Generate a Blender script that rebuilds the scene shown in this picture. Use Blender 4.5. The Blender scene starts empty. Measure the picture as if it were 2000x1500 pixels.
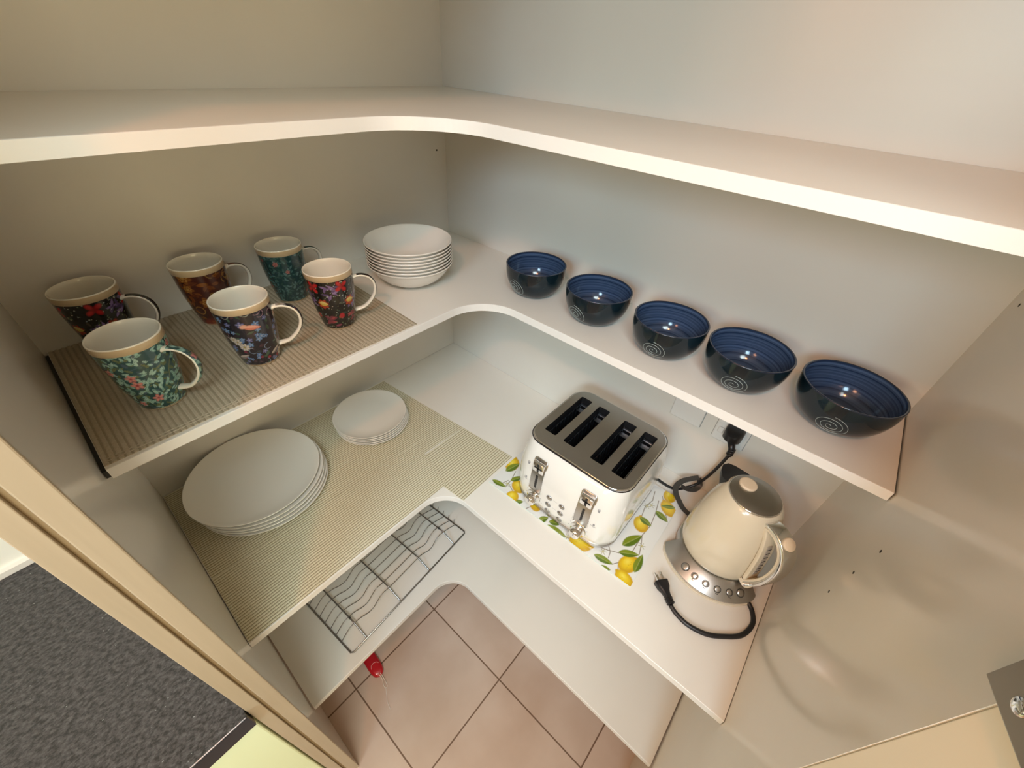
import bpy, bmesh, math, random
import numpy as np
from mathutils import Vector, Matrix, noise
from mathutils.geometry import tessellate_polygon
PI = math.pi
SC = bpy.context.scene
COL = SC.collection

# ------------------------------------------------------------------ camera
cam_d = bpy.data.cameras.new('camera'); cam = bpy.data.objects.new('camera', cam_d); COL.objects.link(cam)
cam_d.sensor_fit = 'HORIZONTAL'; cam_d.sensor_width = 36.0; cam_d.lens = 36.0*792.94/2000.0
cam_d.clip_start = 0.02; cam_d.clip_end = 60
cam.location = (-0.8526, -0.9676, 0.4511)
cam.rotation_euler = (math.radians(50.33), math.radians(-3.21), math.radians(-49.03))
SC.camera = cam

# ------------------------------------------------------------------ light
W = bpy.data.worlds.new('world'); SC.world = W; W.use_nodes = True
bg = W.node_tree.nodes['Background']
bg.inputs[0].default_value = (1.0, 0.92, 0.72, 1); bg.inputs[1].default_value = 0.3

def area(name, loc, target, sx, sy, power, color, spread=180):
    d = bpy.data.lights.new(name, 'AREA'); d.shape = 'RECTANGLE'; d.size = sx; d.size_y = sy
    d.energy = power; d.color = color; d.spread = math.radians(spread)
    o = bpy.data.objects.new(name, d); COL.objects.link(o); o.location = loc
    v = Vector(target)-Vector(loc); o.rotation_euler = v.to_track_quat('-Z', 'Y').to_euler()
    return o
def spot(name, loc, target, power, color, rad, ang):
    d = bpy.data.lights.new(name, 'SPOT'); d.energy = power; d.color = color
    d.shadow_soft_size = rad; d.spot_size = math.radians(ang); d.spot_blend = 0.6
    o = bpy.data.objects.new(name, d); COL.objects.link(o); o.location = loc
    v = Vector(target)-Vector(loc); o.rotation_euler = v.to_track_quat('-Z', 'Y').to_euler()
    return o
# wide warm fill light added behind the camera to lift the left parts
area('fill_behind', (-1.6, -3.9, -0.1), (-.5, -0.4, -0.4), 1.6, 1.8, 45, (1.0, 0.87, 0.52))
# cool daylight from the high window on the left, then two added cool fills
area('window_left', (-2.3, -1.30, 0.92), (-.1, -0.45, -0.5), .40, .40, 5.2, (0.52, 0.78, 1.0), 90)
area('fill_left_low', (-2.4, -1.0, 0.5), (0, -1.1, -0.2), .4, .4, 8.4, (0.88, 0.98, 0.84))  # cool fill light added low on the left
area('fill_overhead', (-1.2, -1.3, 1.16), (-.4, -0.4, -0.9), .5, .5, 7.7, (0.78, 0.92, 0.94), 90)  # cool overhead fill added to brighten the lower shelves
# added warm fill for the right panel, then the ceiling downlight
area('fill_warm_left', (-2.6, -0.35, 0.9), (0, -0.9, 0.0), .35, .35, 8.6, (1.0, 0.45, 0.23))
spot('downlight', (-1.35, -1.05, 1.17), (-0.25, -1.10, 0.0), 23, (1.0, 0.36, 0.13), 0.04, 125)

SC.view_settings.view_transform = 'Standard'; SC.view_settings.look = 'None'
SC.view_settings.exposure = -0.06; SC.view_settings.gamma = 1.0; SC.view_settings.use_curve_mapping = False
SC.cycles.use_denoising = True
SC.cycles.max_bounces = 10; SC.cycles.diffuse_bounces = 6; SC.cycles.glossy_bounces = 5
SC.cycles.sample_clamp_indirect = 4.0; SC.cycles.caustics_reflective = False; SC.cycles.caustics_refractive = False

# ------------------------------------------------------------------ levels measured in the place (metres, z=0 is the mug shelf)
ZT, ZM, ZL, ZB, ZF, ZC = 0.366, 0.0, -0.4176, -0.8723, -1.2, 1.2
WL, WR = 0.9353, 1.1711
TH = 0.018

# ------------------------------------------------------------------ materials
def mat(name, color, rough=0.5, metal=0.0, spec=0.5, coat=0.0, coat_rough=0.05, trans=0.0, ior=1.5, emis=None, estr=0):
    m = bpy.data.materials.new(name); m.use_nodes = True
    b = m.node_tree.nodes['Principled BSDF']
    b.inputs['Base Color'].default_value = (*color, 1); b.inputs['Roughness'].default_value = rough
    b.inputs['Metallic'].default_value = metal; b.inputs['Specular IOR Level'].default_value = spec
    b.inputs['Coat Weight'].default_value = coat; b.inputs['Coat Roughness'].default_value = coat_rough
    b.inputs['Transmission Weight'].default_value = trans; b.inputs['IOR'].default_value = ior
    if emis: b.inputs['Emission Color'].default_value = (*emis, 1); b.inputs['Emission Strength'].default_value = estr
    return m
def N(m, t, **kw):
    n = m.node_tree.nodes.new(t)
    for k, v in kw.items(): setattr(n, k, v)
    return n
def LK(m, a, b): m.node_tree.links.new(a, b)
def P_(m): return m.node_tree.nodes['Principled BSDF']
def noise_mix(m, c1, c2, scale, detail=3, lo=0.35, hi=0.65, bump=0.0, rough=None, vec_scale=None, dist=0.002):
    tc = N(m, 'ShaderNodeTexCoord'); nz = N(m, 'ShaderNodeTexNoise'); nz.inputs['Scale'].default_value = scale; nz.inputs['Detail'].default_value = detail
    src = tc.outputs['Object']
    if vec_scale:
        mp = N(m, 'ShaderNodeMapping'); mp.inputs['Scale'].default_value = vec_scale; LK(m, src, mp.inputs[0]); src = mp.outputs[0]
    LK(m, src, nz.inputs['Vector'])
    cr = N(m, 'ShaderNodeValToRGB'); cr.color_ramp.elements[0].position = lo; cr.color_ramp.elements[1].position = hi
    cr.color_ramp.elements[0].color = (*c1, 1); cr.color_ramp.elements[1].color = (*c2, 1)
    LK(m, nz.outputs['Fac'], cr.inputs[0]); LK(m, cr.outputs[0], P_(m).inputs['Base Color'])
    if bump:
        bp = N(m, 'ShaderNodeBump'); bp.inputs['Strength'].default_value = bump; bp.inputs['Distance'].default_value = dist
        LK(m, nz.outputs['Fac'], bp.inputs['Height']); LK(m, bp.outputs[0], P_(m).inputs['Normal'])
    return m
def attr_mat(name, rough=0.15, coat=0.6, metal=0):
    m = mat(name, (1, 1, 1), rough, metal, coat=coat)
    a = N(m, 'ShaderNodeVertexColor'); a.layer_name = 'paint'
    LK(m, a.outputs['Color'], P_(m).inputs['Base Color'])
    return m

M_board = noise_mix(mat('melamine_board', (.7, .69, .66), 0.30, spec=0.45), (.775, .745, .685), (.795, .765, .705), 6)
M_panel = noise_mix(mat('melamine_side_panel', (.7, .69, .66), 0.16, spec=0.5), (.80, .77, .705), (.82, .79, .725), 6)
M_back = noise_mix(mat('melamine_back_panel', (.7, .69, .66), 0.33, spec=0.45), (.725, .70, .645), (.745, .72, .665), 5)
M_endshade = mat('gap_shade_board_end', (.06, .045, .035), 0.9)  # dark colour stands for the shade in the gap at the shelf ends
M_edge = mat('white_edge_band', (.82, .81, .78), 0.35)
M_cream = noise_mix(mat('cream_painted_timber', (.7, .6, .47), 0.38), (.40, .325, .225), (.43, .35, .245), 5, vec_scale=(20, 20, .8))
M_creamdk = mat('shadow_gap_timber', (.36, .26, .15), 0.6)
M_door = mat('cream_door', (.90, .82, .64), 0.4)
M_wall = mat('white_wall_paint', (.90, .93, .88), 0.6)
M_room = mat('room_wall_paint', (.80, .77, .70), 0.7)
M_ceil = mat('ceiling_paint', (.85, .83, .79), 0.8)
M_white = mat('white_porcelain', (.80, .78, .73), 0.16, spec=0.5, coat=0.4)
M_mugwhite = mat('cream_glaze', (.80, .76, .66), 0.14, coat=0.5)
M_mugband = mat('tan_rim_glaze', (.56, .43, .27), 0.3, coat=0.3)
M_paint = attr_mat('painted_ceramic', 0.22, 0.5)
M_glassmat = attr_mat('printed_glass_board', 0.12, 0.8)
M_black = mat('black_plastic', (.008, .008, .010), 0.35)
M_cord = mat('black_rubber_cord', (.010, .010, .012), 0.4)
M_strap = mat('dark_grey_strap', (.045, .042, .038), 0.42)
M_steel = mat('brushed_steel', (.52, .51, .50), 0.30, metal=1.0)
M_steeldk = mat('kettle_lid_steel', (.40, .38, .35), 0.34, metal=1.0)
M_chrome = mat('chrome', (.86, .86, .86), 0.07, metal=1.0)
M_slot = mat('toaster_slot_dark', (.006, .006, .007), 0.6, spec=.2)
M_wire = mat('rack_steel_wire', (.30, .30, .30), 0.28, metal=1.0)
M_toaster = mat('toaster_white_enamel', (.80, .79, .75), 0.14, coat=0.6)
M_kettle = mat('kettle_cream_enamel', (.70, .62, .47), 0.20, coat=0.4)
M_button = mat('cream_button', (.80, .66, .48), 0.35)
M_mark = mat('grey_print', (.30, .30, .31), 0.5)
M_dark = mat('dark_gap', (.02, .018, .015), 0.8)
M_hinge = mat('hinge_metal', (.30, .25, .20), 0.32, metal=1.0)
M_socket = mat('white_socket_plastic', (.76, .755, .73), 0.35)
M_socketgap = mat('socket_seam', (.35, .37, .38), 0.6)
M_red = mat('red_plastic', (.48, .008, .018), 0.25, coat=0.3)
M_string = mat('white_string', (.80, .76, .70), 0.8)
M_gauge = mat('smoked_gauge_window', (.38, .34, .29), 0.25)
M_neigh = mat('pale_green_cabinet_paint', (.78, .88, .60), 0.45)
M_graphedge = mat('granite_polished_edge', (.008, .011, .022), 0.3, spec=0.2)

# blue glaze, inside with rings of brushwork
M_blue_in = mat('blue_glaze_inside', (.05, .10, .22), 0.12, coat=0.0)
def _bluein(m):
    tc = N(m, 'ShaderNodeTexCoord'); sp = N(m, 'ShaderNodeSeparateXYZ'); LK(m, tc.outputs['Object'], sp.inputs[0])
    nz = N(m, 'ShaderNodeTexNoise'); nz.inputs['Scale'].default_value = 7; nz.inputs['Detail'].default_value = 2
    LK(m, tc.outputs['Object'], nz.inputs['Vector'])
    a = N(m, 'ShaderNodeMath', operation='MULTIPLY_ADD'); a.inputs[1].default_value = 0.012; LK(m, nz.outputs['Fac'], a.inputs[0]); LK(m, sp.outputs['Z'], a.inputs[2])
    n2 = N(m, 'ShaderNodeTexNoise'); n2.noise_dimensions = '1D'; n2.inputs['Scale'].default_value = 190; n2.inputs['Detail'].default_value = 3
    LK(m, a.outputs[0], n2.inputs['W'])
    cr = N(m, 'ShaderNodeValToRGB'); e = cr.color_ramp.elements
    e[0].position = .32; e[0].color = (.016, .032, .075, 1); e[1].position = .68; e[1].color = (.065, .110, .205, 1)
    LK(m, n2.outputs['Fac'], cr.inputs[0]); LK(m, cr.outputs[0], P_(m).inputs['Base Color'])
_bluein(M_blue_in)
M_blue_out = noise_mix(mat('dark_teal_glaze', (.006, .022, .034), 0.09, coat=0.0), (.002, .008, .013), (.006, .018, .027), 25)
M_blue_rim = mat('navy_rim_glaze', (.006, .014, .04), 0.12, coat=0.6)
M_scratch = mat('pale_incised_line', (.36, .42, .41), 0.5)

# liner
def liner_mat(name, c1, c2):
    m = mat(name, c1, 0.6); return noise_mix(m, c1, c2, 400, 2, .4, .6, bump=0.3, dist=.0005)
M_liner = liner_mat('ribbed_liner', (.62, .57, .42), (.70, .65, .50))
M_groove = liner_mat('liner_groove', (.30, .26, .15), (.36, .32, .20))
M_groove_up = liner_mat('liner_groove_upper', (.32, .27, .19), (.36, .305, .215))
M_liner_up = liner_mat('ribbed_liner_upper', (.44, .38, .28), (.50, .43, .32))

# floor tiles: 0.333 m squares with a grout line
M_floor = mat('terracotta_floor_tile', (.5, .35, .27), 0.28)
def _floor(m):
    tc = N(m, 'ShaderNodeTexCoord'); mp = N(m, 'ShaderNodeMapping'); LK(m, tc.outputs['Object'], mp.inputs[0])
    mp.inputs['Location'].default_value = (0.5033, 0.3963, 0)
    br = N(m, 'ShaderNodeTexBrick'); br.offset = 0; br.squash = 1
    br.inputs['Scale'].default_value = 1; br.inputs['Brick Width'].default_value = .3327; br.inputs['Row Height'].default_value = .3327
    br.inputs['Mortar Size'].default_value = .0022; br.inputs['Mortar Smooth'].default_value = .1
    br.inputs['Color1'].default_value = (1, 1, 1, 1); br.inputs['Color2'].default_value = (.90, .90, .90, 1); br.inputs['Mortar'].default_value = (.30, .24, .2, 1)
    LK(m, mp.outputs[0], br.inputs['Vector'])
    nz = N(m, 'ShaderNodeTexNoise'); nz.inputs['Scale'].default_value = 5; nz.inputs['Detail'].default_value = 5; LK(m, tc.outputs['Object'], nz.inputs['Vector'])
    cr = N(m, 'ShaderNodeValToRGB'); cr.color_ramp.elements[0].position = .3; cr.color_ramp.elements[1].position = .7
    cr.color_ramp.elements[0].color = (.56, .41, .32, 1); cr.color_ramp.elements[1].color = (.68, .54, .45, 1)
    LK(m, nz.outputs['Fac'], cr.inputs[0])
    mx = N(m, 'ShaderNodeMix', data_type='RGBA', blend_type='MULTIPLY'); mx.inputs[0].default_value = 1
    LK(m, cr.outputs[0], mx.inputs[6]); LK(m, br.outputs['Color'], mx.inputs[7]); LK(m, mx.outputs[2], P_(m).inputs['Base Color'])
    bp = N(m, 'ShaderNodeBump', invert=True); bp.inputs['Strength'].default_value = .6; bp.inputs['Distance'].default_value = .002
    LK(m, br.outputs['Fac'], bp.inputs['Height']); LK(m, bp.outputs[0], P_(m).inputs['Normal'])
_floor(M_floor)

M_granite = mat('dark_granite', (.05, .05, .055), 0.22)
def _granite(m):
    tc = N(m, 'ShaderNodeTexCoord')
    mp = N(m, 'ShaderNodeMapping'); mp.inputs['Rotation'].default_value = (0, 0, .6); mp.inputs['Scale'].default_value = (1, 1.5, 1); LK(m, tc.outputs['Object'], mp.inputs[0])
    n1 = N(m, 'ShaderNodeTexNoise'); n1.inputs['Scale'].default_value = 110; n1.inputs['Detail'].default_value = 6; n1.inputs['Roughness'].default_value = .7; LK(m, mp.outputs[0], n1.inputs['Vector'])
    cr = N(m, 'ShaderNodeValToRGB'); e = cr.color_ramp.elements
    e[0].position = .40; e[0].color = (.016, .016, .018, 1); e[1].position = .74; e[1].color = (.105, .105, .11, 1)
    LK(m, n1.outputs['Fac'], cr.inputs[0])
    v = N(m, 'ShaderNodeTexVoronoi'); v.inputs['Scale'].default_value = 95; LK(m, mp.outputs[0], v.inputs['Vector'])
    c2 = N(m, 'ShaderNodeValToRGB'); c2.color_ramp.elements[0].position = .0; c2.color_ramp.elements[0].color = (1, 1, 1, 1); c2.color_ramp.elements[1].position = .13; c2.color_ramp.elements[1].color = (0, 0, 0, 1)
    LK(m, v.outputs['Distance'], c2.inputs[0])
    n3 = N(m, 'ShaderNodeTexNoise'); n3.inputs['Scale'].default_value = 28; LK(m, tc.outputs['Object'], n3.inputs['Vector'])
    gt = N(m, 'ShaderNodeMath', operation='GREATER_THAN'); gt.inputs[1].default_value = .57; LK(m, n3.outputs['Fac'], gt.inputs[0])
    ml = N(m, 'ShaderNodeMath', operation='MULTIPLY'); LK(m, gt.outputs[0], ml.inputs[0]); LK(m, c2.outputs[0], ml.inputs[1])
    mx = N(m, 'ShaderNodeMix', data_type='RGBA'); LK(m, ml.outputs[0], mx.inputs[0]); LK(m, cr.outputs[0], mx.inputs[6]); mx.inputs[7].default_value = (.42, .48, .48, 1)
    LK(m, mx.outputs[2], P_(m).inputs['Base Color'])
_granite(M_granite)

# ------------------------------------------------------------------ object helpers
def tag(o, label=None, cat=None, group=None, kind=None):
    if label: o['label'] = label
    if cat: o['category'] = cat
    if group: o['group'] = group
    if kind: o['kind'] = kind
    return o
def empty(name, loc, label, cat, group=None, rz=0):
    o = bpy.data.objects.new(name, None); COL.objects.link(o); o.location = loc; o.rotation_euler = (0, 0, rz); o.empty_display_size = .02
    return tag(o, label, cat, group)
def obj(name, bm, m, parent=None, smooth=False, loc=None, auto=None):
    me = bpy.data.meshes.new(name)
    bmesh.ops.recalc_face_normals(bm, faces=bm.faces)
    bm.to_mesh(me); bm.free()
    for x in (m if isinstance(m, (list, tuple)) else [m]): me.materials.append(x)
    if smooth: me.polygons.foreach_set('use_smooth', [True]*len(me.polygons))
    o = bpy.data.objects.new(name, me); COL.objects.link(o)
    if auto and smooth:
        me.set_sharp_from_angle(angle=math.radians(auto))
    if parent: o.parent = parent
    if loc: o.location = loc
    return o
def box(bm, a, b, bevel=0, mi=0):
    x0, y0, z0 = a; x1, y1, z1 = b
    r = bmesh.ops.create_cube(bm, size=1); vs = r['verts']
    for v in vs: v.co = Vector(((x0+x1)/2+v.co.x*abs(x1-x0), (y0+y1)/2+v.co.y*abs(y1-y0), (z0+z1)/2+v.co.z*abs(z1-z0)))
    fs = {f for v in vs for f in v.link_faces}
    for f in fs: f.material_index = mi
    if bevel:
        es = list({e for v in vs for e in v.link_edges})
        bmesh.ops.bevel(bm, geom=es, offset=bevel, segments=2, affect='EDGES', profile=.5)
def boxobj(name, a, b, m, parent=None, bevel=0, **k):
    bm = bmesh.new(); box(bm, a, b, bevel); return obj(name, bm, m, parent, **k)
def lathe(bm, prof, seg=64, c=(0, 0), a0=0, a1=2*PI, mi=0):
    rings = []
    full = abs(a1-a0-2*PI) < 1e-6
    n = seg if full else seg+1
    for r, z in prof:
        if r < 1e-6: rings.append([bm.verts.new((c[0], c[1], z))])
        else: rings.append([bm.verts.new((c[0]+r*math.cos(a0+(a1-a0)*i/seg), c[1]+r*math.sin(a0+(a1-a0)*i/seg), z)) for i in range(n)])
    for k in range(len(rings)-1):
        A, B = rings[k], rings[k+1]
        for i in range(seg):
            j = (i+1) % n if full else i+1
            if len(A) == 1 and len(B) == 1: continue
            if len(A) == 1: f = bm.faces.new((A[0], B[i], B[j]))
            elif len(B) == 1: f = bm.faces.new((A[i], A[j], B[0]))
            else: f = bm.faces.new((A[i], A[j], B[j], B[i]))
            f.material_index = mi
def spline(pts, n=8, closed=False):
    pts = [Vector(p) for p in pts]; out = []; L = len(pts)
    rng = range(L) if closed else range(L-1)
    for i in rng:
        if closed: p0, p1, p2, p3 = pts[(i-1) % L], pts[i], pts[(i+1) % L], pts[(i+2) % L]
        else: p0, p1, p2, p3 = pts[max(i-1, 0)], pts[i], pts[i+1], pts[min(i+2, L-1)]
        for k in range(n):
            t = k/n; out.append(.5*((2*p1)+(p2-p0)*t+(2*p0-5*p1+4*p2-p3)*t*t+(3*p1-p0-3*p2+p3)*t**3))
    if not closed: out.append(pts[-1])
    return out
def sweep(bm, pts, section, closed=False, up=None, cap=True, scale=None, mi=0):
    """section = list of (side, up) offsets; frames by parallel transport (or a fixed up vector)"""
    pts = [Vector(p) for p in pts]; n = len(pts); rings = []
    prevN = None
    for i, p in enumerate(pts):
        if closed: t = (pts[(i+1) % n]-pts[i-1]).normalized()
        else: t = (pts[min(i+1, n-1)]-pts[max(i-1, 0)]).normalized()
        if up is not None:
            u = Vector(up); s = t.cross(u)
            if s.length < 1e-4: s = prevN or t.orthogonal()
            s.normalize(); u = s.cross(t).normalized(); prevN = s
        else:
            if prevN is None: prevN = t.orthogonal().normalized()
            s = (prevN-t*prevN.dot(t)).normalized(); prevN = s; u = s.cross(t)
        sc = scale[i] if scale is not None else 1
        rings.append([bm.verts.new(p+s*a*sc+u*b*sc) for a, b in section])
    m = len(section)
    for i in range(n if closed else n-1):
        A, B = rings[i], rings[(i+1) % n]
        for j in range(m):
            f = bm.faces.new((A[j], A[(j+1) % m], B[(j+1) % m], B[j])); f.material_index = mi
    if cap and not closed:
        for r in (rings[0], rings[-1]):
            f = bm.faces.new(r); f.material_index = mi
def circ(r, n=10): return [(r*math.cos(2*PI*k/n), r*math.sin(2*PI*k/n)) for k in range(n)]
def tube(bm, pts, r, n=10, closed=False, scale=None): sweep(bm, pts, circ(r, n), closed, scale=scale)
def rrect(hx, hy, r, n=8, cx=0, cy=0):
    out = []
    for qx, qy, a0 in ((1, 1, 0), (-1, 1, PI/2), (-1, -1, PI), (1, -1, 3*PI/2)):
        for k in range(n+1):
            a = a0+PI/2*k/n
            out.append((cx+qx*(hx-r)+r*math.cos(a), cy+qy*(hy-r)+r*math.sin(a)))
    return out
def loft(bm, loops, cap0=True, cap1=True, mi=0):
    R = [[bm.verts.new(p) for p in L] for L in loops]; m = len(R[0])
    for A, B in zip(R, R[1:]):
        for j in range(m):
            f = bm.faces.new((A[j], A[(j+1) % m], B[(j+1) % m], B[j])); f.material_index = mi
    if cap0: bm.faces.new(R[0]).material_index = mi
    if cap1: bm.faces.new(R[-1]).material_index = mi
    return R
def slab(bm, loops, z0, z1, mi=0, mi_side=None):
    """prism from 2D loops: first the outline, then holes"""
    V = [[Vector((x, y, 0)) for x, y in L] for L in loops]
    tris = tessellate_polygon(V); flat = [p for L in V for p in L]
    top = [bm.verts.new((p.x, p.y, z1)) for p in flat]; bot = [bm.verts.new((p.x, p.y, z0)) for p in flat]
    for t in tris:
        for q in (top, bot):
            try: bm.faces.new([q[i] for i in t]).material_index = mi
            except ValueError: pass
    k = 0
    for L in loops:
        n = len(L)
        for i in range(n):
            a, b = k+i, k+(i+1) % n
            bm.faces.new((top[a], top[b], bot[b], bot[a])).material_index = mi if mi_side is None else mi_side
        k += n
def grid_mesh(name, P, C, m, parent=None, wrap=False, loc=None, flip=False):
    """P (H,W,3) points, C (H,W,3) linear colours painted per point"""
    H, Wd, _ = P.shape
    me = bpy.data.meshes.new(name); me.vertices.add(H*Wd); me.vertices.foreach_set('co', P.reshape(-1).astype(np.float32))
    i = np.arange(H-1)[:, None]; j = np.arange(Wd if wrap else Wd-1)[None, :]; jn = (j+1) % Wd
    q = np.stack([i*Wd+j, i*Wd+jn, (i+1)*Wd+jn, (i+1)*Wd+j], -1).reshape(-1, 4)
    if flip: q = q[:, ::-1]
    nf = len(q); me.loops.add(nf*4); me.loops.foreach_set('vertex_index', q.reshape(-1).astype(np.int32))
    me.polygons.add(nf); me.polygons.foreach_set('loop_start', np.arange(nf, dtype=np.int32)*4); me.polygons.foreach_set('loop_total', np.full(nf, 4, np.int32))
    me.polygons.foreach_set('use_smooth', np.ones(nf, bool)); me.update(calc_edges=True)
    at = me.color_attributes.new('paint', 'FLOAT_COLOR', 'POINT')
    at.data.foreach_set('color', np.concatenate([C, np.ones((H, Wd, 1))], -1).reshape(-1).astype(np.float32))
    me.materials.append(m)
    o = bpy.data.objects.new(name, me); COL.objects.link(o)
    if parent: o.parent = parent
    if loc: o.location = loc
    return o

class Canvas:
    """a small painter: colours on a grid of metric coordinates; U may wrap with period"""
    def __init__(s, U, V, bg, wrap=None):
        s.U, s.V, s.wrap = U, V, wrap; s.C = np.zeros(U.shape+(3,)); s.C[:] = bg
    def _d(s, cu, cv):
        du = s.U-cu
        if s.wrap: du = (du+s.wrap/2) % s.wrap-s.wrap/2
        return du, s.V-cv
    def put(s, mask, col):
        mask = np.clip(mask, 0, 1)[..., None]; s.C = s.C*(1-mask)+np.array(col)*mask
    def ell(s, cu, cv, a, b, ang, col, soft=.35):
        du, dv = s._d(cu, cv); c, k = math.cos(ang), math.sin(ang)
        x = du*c+dv*k; y = -du*k+dv*c
        s.put((1-np.sqrt((x/a)**2+(y/b)**2))/soft, col)
    def leaf(s, cu, cv, l, w, ang, col, vein=None, col2=None):
        du, dv = s._d(cu, cv); c, k = math.cos(ang), math.sin(ang)
        x = (du*c+dv*k)/(l/2); y = (-du*k+dv*c)
        prof = np.clip(1-x*x, 0, 1)**.8*w/2*(1-.25*x)
        inside = np.clip((prof-np.abs(y))/(.10*w), 0, 1)
        s.put(inside, col)
        if col2: s.put(inside*(y > 0)*.8, col2)
        if vein: s.put(inside*np.clip(1-np.abs(y)/(w*.07), 0, 1), vein)
    def stroke(s, pts, w, col):
        for (a, b), (c, d) in zip(pts, pts[1:]):
            du, dv = s._d(a, b); ex, ey = c-a, d-b; L2 = ex*ex+ey*ey+1e-12
            t = np.clip((du*ex+dv*ey)/L2, 0, 1)
            s.put(np.clip(1.4-np.hypot(du-t*ex, dv-t*ey)/w, 0, 1), col)
    def flower(s, cu, cv, r, col, core, n=5, rot=0, shade=None):
        for k in range(n):
            a = rot+2*PI*k/n
            s.ell(cu+r*.55*math.cos(a), cv+r*.55*math.sin(a), r*.55, r*.36, a, shade or col, .3)
            s.ell(cu+r*.58*math.cos(a), cv+r*.58*math.sin(a), r*.42, r*.26, a, col, .5)
        s.ell(cu, cv, r*.28, r*.28, 0, core, .5)

# ================================================================== THE SETTING
def struct(name, bm, m, parent=None, **k):
    o = obj(name, bm, m, parent, **k)
    if parent is None: o['kind'] = 'structure'
    return o
def sbox(name, a, b, m, parent=None, bevel=0):
    bm = bmesh.new(); box(bm, a, b, bevel); return struct(name, bm, m, parent)
RX0, RY0 = -4.2, -4.0
sbox('floor', (RX0, RY0, ZF-.05), (.1, .1, ZF), M_floor)
sbox('ceiling', (RX0, RY0, ZC), (.1, .1, ZC+.05), M_ceil)
def holes_wall(name, axis, c0, c1, loops, m):
    bm = bmesh.new(); slab(bm, loops, 0, c1-c0)
    for v in bm.verts:
        x, y, z = v.co
        v.co = (c0+z, x, y) if axis == 'x' else (x, c0+z, y)
    return struct(name, bm, m)
sbox('wall_back_left', (-WL, 0, ZF), (.02, .02, ZC), M_back)
sbox('wall_back_right', (0, -WR, ZF), (.02, 0, ZC), M_back)
wr = sbox('wall_right', (-.583, -WR-.018, ZF), (.02, -WR, ZC), M_panel)
wl = sbox('wall_left', (-WL-.018, -.560, ZF), (-WL, .02, ZC), M_panel)
# shelf pin holes drilled in the panels
def pin_hole(par, loc, axis):
    bm = bmesh.new(); r = bmesh.ops.create_cone(bm, segments=14, radius1=.0024, radius2=.0024, depth=.003, cap_ends=True)
    bmesh.ops.rotate(bm, verts=bm.verts, cent=(0, 0, 0), matrix=Matrix.Rotation(PI/2, 3, 'X' if axis == 'y' else 'Y'))
    bmesh.ops.translate(bm, verts=bm.verts, vec=loc); obj('pin_hole', bm, M_dark, par)
for x, z in ((-.3287, -.0167), (-.3273, -.0755), (-.3257, -.1368), (-.037, .2254)): pin_hole(wr, (x, -WR-.0012, z), 'y')
wbl = bpy.data.objects['wall_back_left']; pin_hole(wbl, (-.0314, .0012, .2252), 'y')
# front edges of the left side panel: two cream boards with a gap between
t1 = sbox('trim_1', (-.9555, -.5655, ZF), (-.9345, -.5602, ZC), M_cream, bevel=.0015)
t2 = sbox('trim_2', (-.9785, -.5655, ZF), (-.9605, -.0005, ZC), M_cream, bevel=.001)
g = sbox('trim_3', (-.9604, -.560, ZF), (-.9556, -.0005, ZC), M_creamdk)
# wall behind the neighbouring bench, seen past the trim
sbox('wall_kitchen', (RX0, 0, ZF), (-.9605, .02, ZC), M_wall)
sbox('trim_4', (-2.1, -.012, -.4018), (-.98, -.0002, -.388), M_edge)
# rest of the room behind the camera
sbox('wall_front', (RX0, RY0-.05, ZF), (.1, RY0, ZC), M_room)
sbox('wall_room_right', (.02, RY0, ZF), (.1, -WR-.02, ZC), M_room)
holes_wall('wall_room_left', 'x', RX0-.05, RX0, [[(RY0, ZF), (.1, ZF), (.1, ZC), (RY0, ZC)], [(-2.3, .25), (-.9, .25), (-.9, 1.05), (-2.3, 1.05)]], M_room)

# pantry door standing open beside the right panel, with its hinge
door = empty('door_1', (-.5838, -1.1713, ZF), None, None, rz=math.radians(15.2)); door['kind'] = 'structure'
boxobj('door_panel', (-.45, -.020, .02), (-.0005, 0, 1.346), M_door, door, bevel=.001)
hb = bmesh.new(); box(hb, (-.075, .0004, 1.3470), (.0115, .0036, 1.43), .0008)
obj('hinge_mount', hb, mat('hinge_mount_grey', (.42, .43, .40), .45), door)
hb = bmesh.new(); box(hb, (-.072, .0037, 1.3520), (.0125, .0075, 1.43), .0006)
hp = obj('hinge', hb, M_hinge, door)
hb = bmesh.new(); bmesh.ops.create_uvsphere(hb, u_segments=20, v_segments=12, radius=.006)
for v in hb.verts: v.co = Vector((v.co.x-.0105, .0075+v.co.y*.4, v.co.z+1.3665))
obj('screw', hb, M_chrome, hp, smooth=True)

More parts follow.
